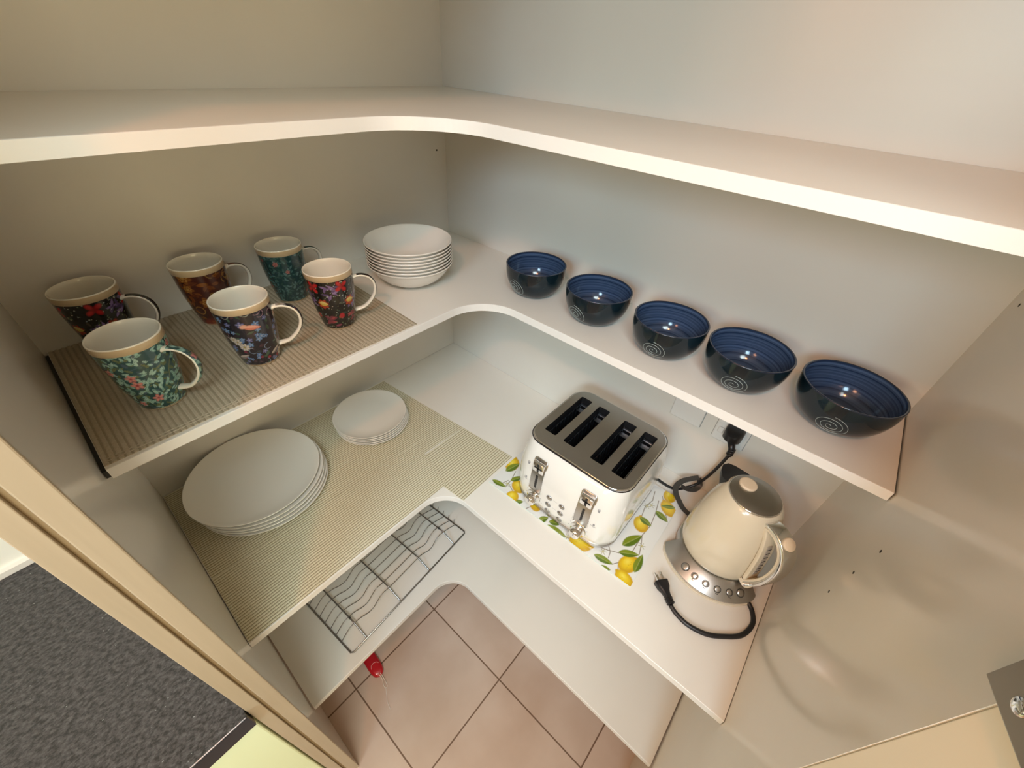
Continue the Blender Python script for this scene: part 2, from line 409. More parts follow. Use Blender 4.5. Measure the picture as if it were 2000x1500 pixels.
# ================================================================== SHELVES
def L_outline(Dx, Dy, R, e=.0008, gl=.0008, gr=.0008):
    xL, yR = -WL+gl, -WR+gr
    pts = [(-e, -e), (xL, -e), (xL, -Dy)]
    cx, cy = -Dx-R, -Dy-R
    for k in range(25):
        a = PI/2-PI/2*k/24
        pts.append((cx+R*math.cos(a), cy+R*math.sin(a)))
    pts += [(-Dx, yR), (-e, yR)]
    return pts
def shelf(z, Dx, Dy, R, label, gl=.0008, gr=.0008, th=TH):
    o = empty('corner_shelf', (0, 0, z-th), label, 'shelf' if label else None)
    pts = L_outline(Dx, Dy, R, gl=gl, gr=gr)
    bm = bmesh.new(); slab(bm, [pts], 0, th)
    ob = obj('board', bm, [M_board, M_endshade], o)
    for f in ob.data.polygons:
        if abs(f.normal.x+1) < .01 and f.center.x < -WL+.02 or abs(f.normal.y+1) < .01 and f.center.y < -WR+.02: f.material_index = 1
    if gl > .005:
        boxobj('gap_shade_strip', (-WL+.0003, -Dy+.002, .002), (-WL+gl-.0003, -.004, th-.004), M_black, o)  # black strip added to stand for the dark shade in the end gap
    # edge band along the front
    path = pts[2:-1]
    bm = bmesh.new()
    front = path; n = len(front); A = []
    for i, (x, y) in enumerate(front):
        if i < 2: nx, ny = 0, -1
        elif i >= n-2: nx, ny = -1, 0
        else:
            a = PI/2-PI/2*(i-1)/24; nx, ny = -math.cos(a), -math.sin(a)
        A.append((x, y, x+nx*.001, y+ny*.001))
    rows = [[bm.verts.new((a[0], a[1], 0)), bm.verts.new((a[2], a[3], .0005)), bm.verts.new((a[2], a[3], th-.0005)), bm.verts.new((a[0], a[1], th))] for a in A]
    for r0, r1 in zip(rows, rows[1:]):
        for k in range(3): bm.faces.new((r0[k], r1[k], r1[k+1], r0[k+1]))
    obj('edge_band', bm, M_edge, o)
    return o
shelf(ZT, .3573, .3777, .13, 'empty white L-shaped shelf at the top, above the mugs and blue bowls')
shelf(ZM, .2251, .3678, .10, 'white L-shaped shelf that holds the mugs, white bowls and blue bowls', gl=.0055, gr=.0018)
shelf(ZL, .4554, .4621, .075, 'white L-shaped shelf that holds the plates, toaster and kettle')
shelf(ZB, .4561, .4634, .075, 'lowest white L-shaped shelf, bearing only the wire rack', gl=.003, gr=.003)
# unseen top board of the pantry, deepened to shade the upper wall
top = shelf(.715, .555, .553, .05, None)
top.name = 'unseen_shade_board'; top['kind'] = 'structure'

# ================================================================== LINERS
def liner(name, corners, pitch, amp, along, z, m, label, group=None, hem=False, m2=None):
    """corners: 4 points back-left, front-left, front-right, back-right; ribs run along 'x' or 'y'"""
    a, b, c, d = [Vector((*p, 0)) for p in corners]
    if along == 'x': n = int((a-b).length/pitch)
    else: n = int((a-d).length/pitch)
    prof = []
    for i in range(n):
        for f, h in ((0, 0), (.16, 1), (.55, 1), (.70, 0)):
            prof.append(((i+f)/n, h))
    prof.append((1, 0))
    bm = bmesh.new(); P = []
    for t, h in prof:
        zz = .0007+h*amp
        if along == 'x': p, q = a.lerp(b, t), d.lerp(c, t)
        else: p, q = a.lerp(d, t), b.lerp(c, t)
        P.append((bm.verts.new((p.x, p.y, zz)), bm.verts.new((q.x, q.y, zz)), bm.verts.new((q.x, q.y, 0)), bm.verts.new((p.x, p.y, 0))))
    for A, B in zip(P, P[1:]):
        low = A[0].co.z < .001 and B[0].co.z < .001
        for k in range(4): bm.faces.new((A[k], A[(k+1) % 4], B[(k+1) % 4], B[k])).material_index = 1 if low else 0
    bm.faces.new(P[0]); bm.faces.new(P[-1])
    o = obj(name, bm, [m, m2 or m], None, loc=(0, 0, z)); tag(o, label, 'shelf liner', group)
    if hem:
        bm = bmesh.new()
        for e in (.006, .012):
            u = (b-a).normalized()*e
            tube(bm, [b-u+Vector((.004, 0, amp+.0009)), c-u+Vector((-.004, 0, amp+.0009))], .0006, 6)
        obj('hem_stitching', bm, m, o)
    return o
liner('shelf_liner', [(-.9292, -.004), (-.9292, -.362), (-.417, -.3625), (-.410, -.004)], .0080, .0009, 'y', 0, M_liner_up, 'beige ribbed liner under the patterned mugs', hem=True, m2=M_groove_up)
liner('shelf_liner', [(-.9330, -.003), (-.9330, -.330), (-.2835, -.345), (-.317, -.006)], .0060, .0008, 'x', ZL, M_liner, 'ribbed cream liner at the back of the plate shelf, under the small plates', m2=M_groove)
_b = liner('shelf_liner', [(-.470, -.3465), (-.4550, -.527), (-.2670, -.5235), (-.2833, -.346)], .0068, .0008, 'x', ZL, M_liner, 'ribbed cream liner piece that reaches past the shelf corner, beside the lemon board', m2=M_groove)
_c = liner('shelf_liner', [(-.9335, -.292), (-.9335, -.4610), (-.4530, -.4610), (-.4140, -.2985)], .0060, .0008, 'x', ZL+.00175, M_liner, 'ribbed cream liner laid along the front edge, under the large plates', m2=M_groove)

# ================================================================== MUGS
MH = .118
def mug_r(z):
    pts = [(0, .0285), (.004, .0300), (.02, .0335), (.04, .0370), (.06, .0395), (.08, .0412), (.10, .0422), (.118, .0428)]
    for (z0, r0), (z1, r1) in zip(pts, pts[1:]):
        if z <= z1: return r0+(r1-r0)*(z-z0)/(z1-z0)
    return pts[-1][1]
BANDZ = .1065
def rnd_dots(cv, R, n, cols, rmin, rmax):
    for _ in range(n):
        r = R.uniform(rmin, rmax); cv.ell(R.uniform(0, .25), R.uniform(0, .11), r, r, 0, R.choice(cols), .5)
def design(kind, U, V, seed):
    R = random.Random(seed); Wp = 2*PI*.039
    if kind in ('mint', 'teal'):
        bgc = (.016, .060, .065) if kind == 'mint' else (.012, .042, .046)
        cv = Canvas(U, V, bgc, Wp)
        light = [(.26, .44, .38), (.19, .36, .31), (.32, .50, .44)] if kind == 'mint' else [(.07, .16, .15), (.10, .19, .19), (.045, .11, .10)]
        mid = [(.10, .13, .05), (.035, .10, .095), (.05, .09, .12), (.13, .16, .07)] if kind == 'mint' else [(.03, .07, .06), (.05, .10, .10), (.02, .05, .07)]
        lf = .0105 if kind == 'mint' else .0095
        for _ in range(26):
            u, v = R.uniform(0, Wp), R.uniform(-.01, .11); a = R.uniform(.3, 2.6); pts = [(u, v)]
            for k in range(9):
                a += R.uniform(-.5, .5); u += .006*math.cos(a); v += .006*math.sin(a); pts.append((u, v))
            cv.stroke(pts, .0007, R.choice(mid))
        for c in (mid, light):
            for _ in range(520 if kind == 'mint' else 520):
                cv.leaf(R.uniform(0, Wp), R.uniform(0, .11), lf*R.uniform(.6, 1.1), lf*R.uniform(.28, .42), R.uniform(0, PI), R.choice(c), vein=bgc)
        for _ in range(16 if kind == 'mint' else 12):
            s = 1 if kind == 'mint' else .6
            cv.flower(R.uniform(0, Wp), R.uniform(.01, .10), .0075*R.uniform(.7, 1.1)*(1 if kind == 'mint' else .6), (.62*s, .24*s, .20*s), (.25*s, .03, .04), 5, R.uniform(0, 6), (.40*s, .14*s, .15*s))
    elif kind == 'orange':
        cv = Canvas(U, V, (.055, .014, .010), Wp)
        for _ in range(110):
            cv.leaf(R.uniform(0, Wp), R.uniform(0, .11), R.uniform(.010, .02), R.uniform(.005, .008), R.uniform(0, PI), R.choice([(.22, .07, .012), (.16, .05, .015), (.11, .03, .012), (.20, .10, .02)]), vein=(.07, .02, .01))
        for _ in range(15):
            u, v, r = R.uniform(0, Wp), R.uniform(0, .11), R.uniform(.010, .016)
            for q, c in ((1, (.26, .10, .022)), (.8, (.17, .055, .014)), (.66, (.34, .16, .04)), (.45, (.15, .05, .014)), (.3, (.36, .19, .05))):
                cv.flower(u, v, r*q, c, (.30, .14, .03), 6, q*5, (.12, .035, .012) if q == 1 else None)
        for _ in range(26):
            u, v = R.uniform(0, Wp), R.uniform(0, .11); a = R.uniform(0, 6); pts = [(u, v)]
            for k in range(12):
                a += .42; u += .0035*math.cos(a); v += .0035*math.sin(a); pts.append((u, v))
            cv.stroke(pts, .0006, R.choice([(.34, .19, .05), (.05, .012, .010)]))
        cv.put(np.clip((.022-V)/.012, 0, 1)*.7, (.20, .025, .012))
    elif kind == 'navy':
        cv = Canvas(U, V, (.012, .010, .018), Wp)
        for _ in range(130):
            cv.leaf(R.uniform(0, Wp), R.uniform(0, .11), R.uniform(.007, .014), R.uniform(.003, .005), R.uniform(0, PI), R.choice([(.03, .06, .035), (.05, .09, .06), (.02, .04, .05), (.06, .03, .04)]), vein=(.015, .02, .02))
        for _ in range(95):
            cv.flower(R.uniform(0, Wp), R.uniform(.005, .105), R.uniform(.0035, .006), R.choice([(.10, .20, .38), (.14, .26, .44), (.16, .14, .28)]), (.30, .30, .34), 5, R.uniform(0, 6), (.05, .08, .18))
        for _ in range(30):
            u, v = R.uniform(0, Wp), R.uniform(0, .11); a = R.uniform(0, 6); pts = [(u, v)]
            for k in range(8):
                a += .5; u += .003*math.cos(a); v += .003*math.sin(a); pts.append((u, v))
            cv.stroke(pts, .00045, R.choice([(.30, .34, .30), (.32, .20, .24), (.20, .26, .36)]))
        for _ in range(16): cv.flower(R.uniform(0, Wp), R.uniform(.015, .09), R.uniform(.005, .0085), (.50, .46, .40), (.30, .24, .06), 8, R.uniform(0, 6), (.25, .22, .22))
        for _ in range(34): cv.ell(R.uniform(0, Wp), R.uniform(.006, .045), .0035, .0035, 0, R.choice([(.24, .025, .035), (.15, .02, .04)]), .4)
        for k in range(4):
            u = k*Wp/4+.012; cv.leaf(u, .082, .026, .009, -.25, (.50, .17, .12), col2=(.62, .32, .24)); cv.ell(u-.011, .086, .006, .004, .3, (.55, .30, .22))
        for k in range(4):
            u = k*Wp/4+.040; cv.leaf(u, .024, .026, .008, .35, (.20, .17, .17), col2=(.48, .42, .38))
    else:
        cv = Canvas(U, V, (.010, .009, .008), Wp)
        for _ in range(120):
            cv.leaf(R.uniform(0, Wp), R.uniform(0, .11), R.uniform(.006, .012), R.uniform(.002, .004), R.uniform(0, PI), R.choice([(.05, .06, .03), (.03, .05, .04), (.07, .05, .03)]))
        for k in range(7):
            u, v = R.uniform(0, Wp), R.uniform(.045, .09)
            for j in range(14): cv.leaf(u+R.uniform(-.012, .012), v+R.uniform(-.012, .012), .014, .0045, R.uniform(0, PI), R.choice([(.13, .08, .20), (.20, .13, .28), (.08, .05, .13)]))
        rnd_dots(cv, R, 420, [(.46, .44, .36), (.30, .36, .36), (.20, .26, .14)], .0007, .0013)
        for k in range(5):
            u = k*Wp/5
            cv.flower(u+.004, .095, .0125, (.42, .018, .018), (.24, .01, .01), 4, .6, (.26, .008, .010))
            for j in range(9): cv.leaf(u+.022+R.uniform(-.008, .008), .026+R.uniform(-.008, .008), .016, .006, R.uniform(-.6, .6), R.choice([(.20, .035, .05), (.28, .05, .06), (.14, .03, .045)]))
            cv.flower(u+.016, .062, .0105, (.34, .05, .02), (.4, .3, .05), 7, .2, (.24, .03, .015))
            cv.leaf(u+.017, .063, .017, .010, -.15, (.50, .36, .07), col2=(.58, .47, .18))
            cv.ell(u+.043, .032, .0055, .004, 0, (.30, .09, .03)); cv.ell(u+.034, .012, .008, .003, .2, (.20, .05, .08))
            cv.ell(u-.004, .034, .006, .007, 0, (.36, .02, .025))
    return cv.C
def handle_pts():
    # local: +x away from the body, z up
    p = [(.0375, .0925), (.047, .0955), (.058, .0955), (.069, .091), (.0765, .082), (.079, .070), (.077, .058), (.071, .046), (.061, .035), (.050, .0275), (.0345, .0245)]
    return [Vector((x, 0, z)) for x, z in spline([(x, 0, z) for x, z in p], 6) and [(q.x, q.z) for q in spline([(x, 0, z) for x, z in p], 6)]]
def make_mug(x, y, ang, kind, seed, label):
    t = empty('mug', (x, y, .0018), label, 'mug', None, math.radians(ang))
    # painted outer wall
    zs = np.concatenate([[.003], np.linspace(.0045, BANDZ, 120)]); nth = 240
    th = np.linspace(0, 2*PI, nth, endpoint=False)
    rr = np.array([mug_r(z) for z in zs])
    P = np.stack([rr[:, None]*np.cos(th), rr[:, None]*np.sin(th), np.repeat(zs[:, None], nth, 1)], -1)
    U = np.repeat((th*.039)[None], len(zs), 0); V = np.repeat(zs[:, None], nth, 1)
    C = design(kind, U, V, seed)
    grid_mesh('body', P, C, M_paint, t, wrap=True)
    # foot
    bm = bmesh.new(); lathe(bm, [(0, .0022), (.0255, .0022), (.0262, .0003), (.0282, .0003), (.0290, .0015), (.0302, .0046), (.0298, .0046)], 72)
    obj('foot_ring', bm, M_mugband, t, smooth=True, auto=50)
    # tan rim band
    bm = bmesh.new(); lathe(bm, [(mug_r(BANDZ)-.0003, BANDZ-.0004), (mug_r(BANDZ)+.0002, BANDZ), (.04285, .1165)], 72)
    obj('rim_band', bm, M_mugband, t, smooth=True)
    # inner wall with rounded lip
    prof = [(.04285, .1165), (.0427, .1176), (.0420, .1182), (.0411, .1180), (.0405, .1170)]
    for z in np.linspace(.110, .020, 10): prof.append((mug_r(z)-.0028, z))
    prof += [(.0255, .009), (.018, .0062), (0, .0056)]
    bm = bmesh.new(); lathe(bm, prof, 72); obj('inner_wall', bm, M_mugwhite, t, smooth=True)
    # handle: pale ribbon with a patterned strip on the outside
    hp = handle_pts(); n = len(hp)
    sc = [1.35-.35*min(1, i/6) if i < n/2 else 1.2-.2*min(1, (n-1-i)/6) for i in range(n)]
    bm = bmesh.new(); sec = [(a*.0052, b*.0031) for a, b in [(math.cos(2*PI*k/14), math.sin(2*PI*k/14)) for k in range(14)]]
    sweep(bm, hp, sec, up=(0, 1, 0), scale=sc) if False else sweep(bm, hp, [(b, a) for a, b in sec], up=(0, 1, 0), scale=sc)
    h = obj('handle', bm, M_mugwhite, t, smooth=True)
    seg = hp[7:n-14]; rows = []
    for i, p in enumerate(seg):
        tn = (seg[min(i+1, len(seg)-1)]-seg[max(i-1, 0)]).normalized(); nr = Vector((-tn.z, 0, tn.x)) if True else None
        if nr.dot(p-Vector((.052, 0, .065))) < 0: nr = -nr
        rows.append([p+nr*(.0031*math.sqrt(max(0, 1-(w/.0052)**2))+.0002)+Vector((0, w, 0)) for w in np.linspace(-.0044, .0044, 9)])
    P2 = np.array([[list(v) for v in r] for r in rows]); dd = np.linspace(0, .075, len(seg))
    U2 = np.repeat(np.linspace(0, .0088, 9)[None], len(seg), 0); V2 = np.repeat(dd[:, None], 9, 1)
    # refine the strip for the pattern
    grid_mesh('handle_pattern', P2, design(kind, U2+.05, V2+.015, seed+5)*.8, M_paint, h)
    return t
make_mug(-.834, -.268, -48, 'mint', 11, 'mint green floral mug with pink blossoms, front row, nearest the left panel')
make_mug(-.684, -.264, -28, 'navy', 23, 'navy floral mug with white and blue blossoms, middle of the front row')
make_mug(-.525, -.253, -26, 'red', 37, 'black floral mug with red and yellow blossoms, in the front row below the white bowls')
make_mug(-.841, -.073, -28, 'red', 41, 'black floral mug with red and yellow blossoms, mostly behind the mint green mug')
make_mug(-.683, -.080, 2, 'orange', 53, 'orange and maroon floral mug in the back row')
make_mug(-.538, -.091, 0, 'teal', 67, 'dark teal leaf-patterned mug in the back row, nearest the white bowls')

# ================================================================== WHITE BOWLS (nested) AND PLATES
def white_bowl(loc, label, first=None):
    if first is None:
        t = empty('white_bowl', loc, label, 'bowl', 'white bowls nested in one stack')
        out = [(0, .0022), (.030, .0020), (.0315, 0), (.0345, 0), (.0352, .002), (.052, .0085), (.070, .0195), (.083, .033), (.0915, .045), (.0955, .0515), (.0976, .0530), (.0980, .0540)]
        inn = [(.0979, .0556), (.0972, .0560), (.0960, .0553), (.0937, .0515), (.0895, .0450), (.0808, .0330), (.0675, .0205), (.048, .0102), (.038, .0062), (.030, .0056), (0, .0050)]
        bm = bmesh.new(); lathe(bm, out+inn, 96); obj('bowl_body', bm, M_white, t, smooth=True)
        return t
    c = first.copy(); COL.objects.link(c); c.location = loc; c['label'] = label
    for ch in first.children:
        d = ch.copy(); COL.objects.link(d); d.parent = c
    return c
wb = None
names8 = ['lowest, resting on the shelf', 'second from the bottom', 'third from the bottom', 'fourth from the bottom', 'fourth from the top', 'third from the top', 'second from the top', 'topmost, open to view']
Rr = random.Random(4)
for k in range(8):
    o = white_bowl((-.300+Rr.uniform(-.0004, .0004), -.201+Rr.uniform(-.0004, .0004), .0001+.0070*k), 'white bowl in the nested stack, '+names8[k], wb)
    if wb is None: wb = o
def plate_stack(cx, cy, z0, r, h, pitch, n, size, offs, group):
    first = None
    pos = ['bottom', 'second from the bottom', 'middle', 'second from the top', 'topmost']
    for k in range(n):
        ox, oy = offs[k]
        loc = (cx+ox, cy+oy, z0+k*pitch); lab = '%s white plate, %s one of its stack' % (size, pos[k])
        if first is None:
            t = empty('plate', loc, lab, 'plate', group)
            out = [(0, .002), (r*.55, .002), (r*.56, 0), (r*.60, 0), (r*.62, .002), (r*.80, .0032), (r*.90, h*.42), (r*.955, h*.66), (r*.985, h-.0030), (r, h-.0018)]
            inn = [(r+.0001, h-.0006), (r-.0006, h), (r-.0022, h-.0004), (r*.945, h*.84), (r*.89, h*.62+.001), (r*.79, h*.3+.002), (r*.60, .0050), (0, .0046)]
            bm = bmesh.new(); lathe(bm, out+inn, 128); obj('plate_body', bm, M_white, t, smooth=True)
            first = t
        else:
            c = first.copy(); COL.objects.link(c); c.location = loc; c['label'] = lab
            for ch in first.children:
                d = ch.copy(); COL.objects.link(d); d.parent = c
plate_stack(-.766, -.1465, ZL+.0036, .1420, .018, .0110, 5, 'large', [(.010, -.004), (.009, -.0035), (.006, -.0035), (.005, -.003), (0, 0)], 'large white plates in one stack')
plate_stack(-.4535, -.143, ZL+.0018, .1005, .015, .0068, 5, 'small', [(.004, -.003), (.002, -.002), (.0025, -.001), (.001, -.001), (0, 0)], 'small white plates in one stack')

# ================================================================== BLUE BOWLS
def blue_profile(z, H=.072, R=.0695):
    t = z/H
    return .030+(R-.030)*(1-(1-t)**2.6)**.62 if t > 0 else .030
def blue_bowl(x, y, ang, R, label):
    t = empty('blue_bowl', (x, y, .0001), label, 'bowl', 'blue bowls in a row', math.radians(ang))
    H = .072; zs = [H*(k/24)**1.5 for k in range(1, 25)]
    bm = bmesh.new(); lathe(bm, [(0, .003), (.0255, .003), (.0262, 0), (.0292, 0), (.0305, .001)]+[(blue_profile(z, H, R), z) for z in zs[1:-1]]+[(R, H-.0012)], 96)
    ob = obj('outer_wall', bm, M_blue_out, t, smooth=True)
    bm = bmesh.new(); lathe(bm, [(R, H-.0014), (R+.0003, H-.0006), (R-.0006, H), (R-.0018, H+.0001), (R-.0028, H-.0010)], 96)
    obj('rim', bm, M_blue_rim, t, smooth=True)
    bm = bmesh.new(); lathe(bm, [(R-.0028, H-.0008)]+[(blue_profile(z, H, R)-.0034, z+.0008) for z in zs[-2:6:-1]]+[(.034, .0072), (.024, .0052), (0, .0046)], 96)
    obj('inner_wall', bm, M_blue_in, t, smooth=True)
    # incised spiral on the side that faces out
    bm = bmesh.new(); pts = []
    turns = 3.1
    for k in range(150):
        s = k/149; rr = .0020+.0225*s**.9; a = s*turns*2*PI+1.0
        v = rr*math.sin(a)*.85; h = rr*math.cos(a)
        z = .0290+v
        z = max(.004, z); rad = blue_profile(z, H, R)+.0001
        th = h/rad
        pts.append((rad*math.cos(th), rad*math.sin(th), z))
    tube(bm, pts, .00036, 6); obj('spiral_line', bm, M_scratch, ob, smooth=True)
    return t
blue_bowl(-.124, -.438, 172, .0695, 'blue bowl with an incised spiral, first of the row, nearest the corner')
blue_bowl(-.123, -.607, 168, .0695, 'blue bowl with an incised spiral, second of the row from the corner')
blue_bowl(-.129, -.7715, 182, .0695, 'blue bowl with an incised spiral, middle of the row of five')
blue_bowl(-.123, -.917, 183, .0705, 'blue bowl with an incised spiral, second of the row from the right panel')
blue_bowl(-.1165, -1.0705, 177, .0722, 'blue bowl with an incised spiral, last of the row, against the right panel')

# ================================================================== LEMON BOARD
def lemon_board():
    t = empty('cutting_board', (0, 0, ZL+.0002), 'glass cutting board printed with lemons and leaves, under the toaster', 'cutting board')
    A, B, C_, D = [np.array(p) for p in ((-.3717, -.5353), (-.3635, -.9394), (-.0765, -.9335), (-.0845, -.5295))]
    H, Wd = 300, 420
    s = np.linspace(0, 1, H)[:, None, None]; u = np.linspace(0, 1, Wd)[None, :, None]
    XY = (A*(1-u)+B*u)*(1-s)+(D*(1-u)+C_*u)*s
    P = np.concatenate([XY, np.full((H, Wd, 1), .0042)], -1)
    cv = Canvas(XY[..., 0], XY[..., 1], (.78, .79, .77)); R = random.Random(8)
    def L(cx, cy, a, b, ang, green=0):
        a *= 1.06; b *= 1.10
        cv.ell(cx, cy, a, b, ang, (.60, .36, .015), .12)
        cv.ell(cx+a*.85*math.cos(ang), cy+a*.85*math.sin(ang), a*.28, b*.3, ang, (.58, .34, .012), .4)
        cv.ell(cx+.002, cy+.002, a*.86, b*.84, ang, (.78, .56, .02), .5)
        cv.ell(cx+.004, cy+.004, a*.45, b*.42, ang, (.86, .72, .10), .9)
        for _ in range(5): cv.ell(cx+R.uniform(-a, a)*.6, cy+R.uniform(-b, b)*.6, .0015, .0015, 0, (.64, .42, .02), .6)
    def F(x0, y0, x1, y1, w):
        w *= 1.35
        cx, cy = (x0+x1)/2, (y0+y1)/2; l = math.hypot(x1-x0, y1-y0)
        cv.leaf(cx, cy, l, w, math.atan2(y1-y0, x1-x0), (.10, .17, .012), vein=(.34, .38, .10), col2=(.22, .28, .02))
    def S(*p): cv.stroke(list(p), .0009, (.16, .11, .06))
    stems = [[(-.355, -.578), (-.33, -.575), (-.30, -.565)], [(-.345, -.583), (-.352, -.60), (-.358, -.612)], [(-.3744, -.655), (-.36, -.66), (-.345, -.672)],
             [(-.364, -.775), (-.345, -.80), (-.325, -.86), (-.313, -.884)], [(-.3462, -.886), (-.325, -.90), (-.29, -.905), (-.235, -.903), (-.20, -.906), (-.16, -.90), (-.12, -.89)],
             [(-.285, -.92), (-.262, -.913), (-.24, -.904)], [(-.355, -.905), (-.340, -.897), (-.33, -.894)], [(-.30, -.845), (-.325, -.868), (-.34, -.872)],
             [(-.2, -.88), (-.16, -.872), (-.13, -.878), (-.10, -.87)], [(-.36, -.72), (-.33, -.742), (-.30, -.75)], [(-.367, -.555), (-.35, -.565), (-.335, -.57)],
             [(-.10, -.56), (-.16, -.57), (-.22, -.56)], [(-.10, -.89), (-.12, -.905), (-.16, -.93)]]
    for s_ in stems: S(*s_)
    for cx, cy, a, b, g in ((-.288, -.543, .024, .017, .3), (-.332, -.602, .021, .016, 1.2), (-.368, -.610, .020, .016, .2), (-.343, -.667, .020, .014, .8),
                            (-.352, -.806, .027, .019, -1.2), (-.212, -.887, .022, .017, .5), (-.125, -.918, .024, .017, .9), (-.088, -.905, .020, .015, .3),
                            (-.322, -.912, .025, .018, -.3), (-.358, -.921, .022, .016, 1.3), (-.11, -.60, .022, .017, .3), (-.11, -.73, .02, .016, 1)): L(cx, cy, a, b, g)
    for f in ((-.362, -.538, -.355, -.580, .011), (-.318, -.545, -.272, -.556, .016), (-.332, -.575, -.30, -.59, .012), (-.374, -.700, -.350, -.712, .013), (-.358, -.719, -.343, -.746, .013),
              (-.3685, -.721, -.3638, -.775, .014), (-.355, -.843, -.346, -.888, .013), (-.312, -.882, -.286, -.921, .014), (-.292, -.880, -.237, -.903, .018),
              (-.153, -.897, -.162, -.934, .014), (-.330, -.931, -.279, -.926, .014), (-.196, -.876, -.200, -.909, .013), (-.34, -.62, -.32, -.645, .012), (-.372, -.625, -.358, -.64, .010),
              (-.13, -.55, -.17, -.56, .015), (-.12, -.655, -.10, -.69, .014), (-.372, -.865, -.36, -.89, .010), (-.11, -.93, -.13, -.9, .01)): F(*f)
    for cx, cy in ((-.262, -.915), (-.335, -.855), (-.155, -.875), (-.145, -.882), (-.345, -.575), (-.36, -.775)):
        for k in range(6):
            a = k*PI/3; cv.stroke([(cx, cy), (cx+.008*math.cos(a), cy+.008*math.sin(a))], .0007, (.30, .28, .14))
        cv.ell(cx, cy, .003, .003, 0, (.55, .50, .25), .5)
    grid_mesh('printed_face', P, cv.C, M_glassmat, t)
    bm = bmesh.new(); slab(bm, [[tuple(p) for p in (A, B, C_, D)]], 0, .0040)
    obj('glass_sheet', bm, mat('glass_board_edge', (.62, .68, .64), .1), t)
lemon_board()

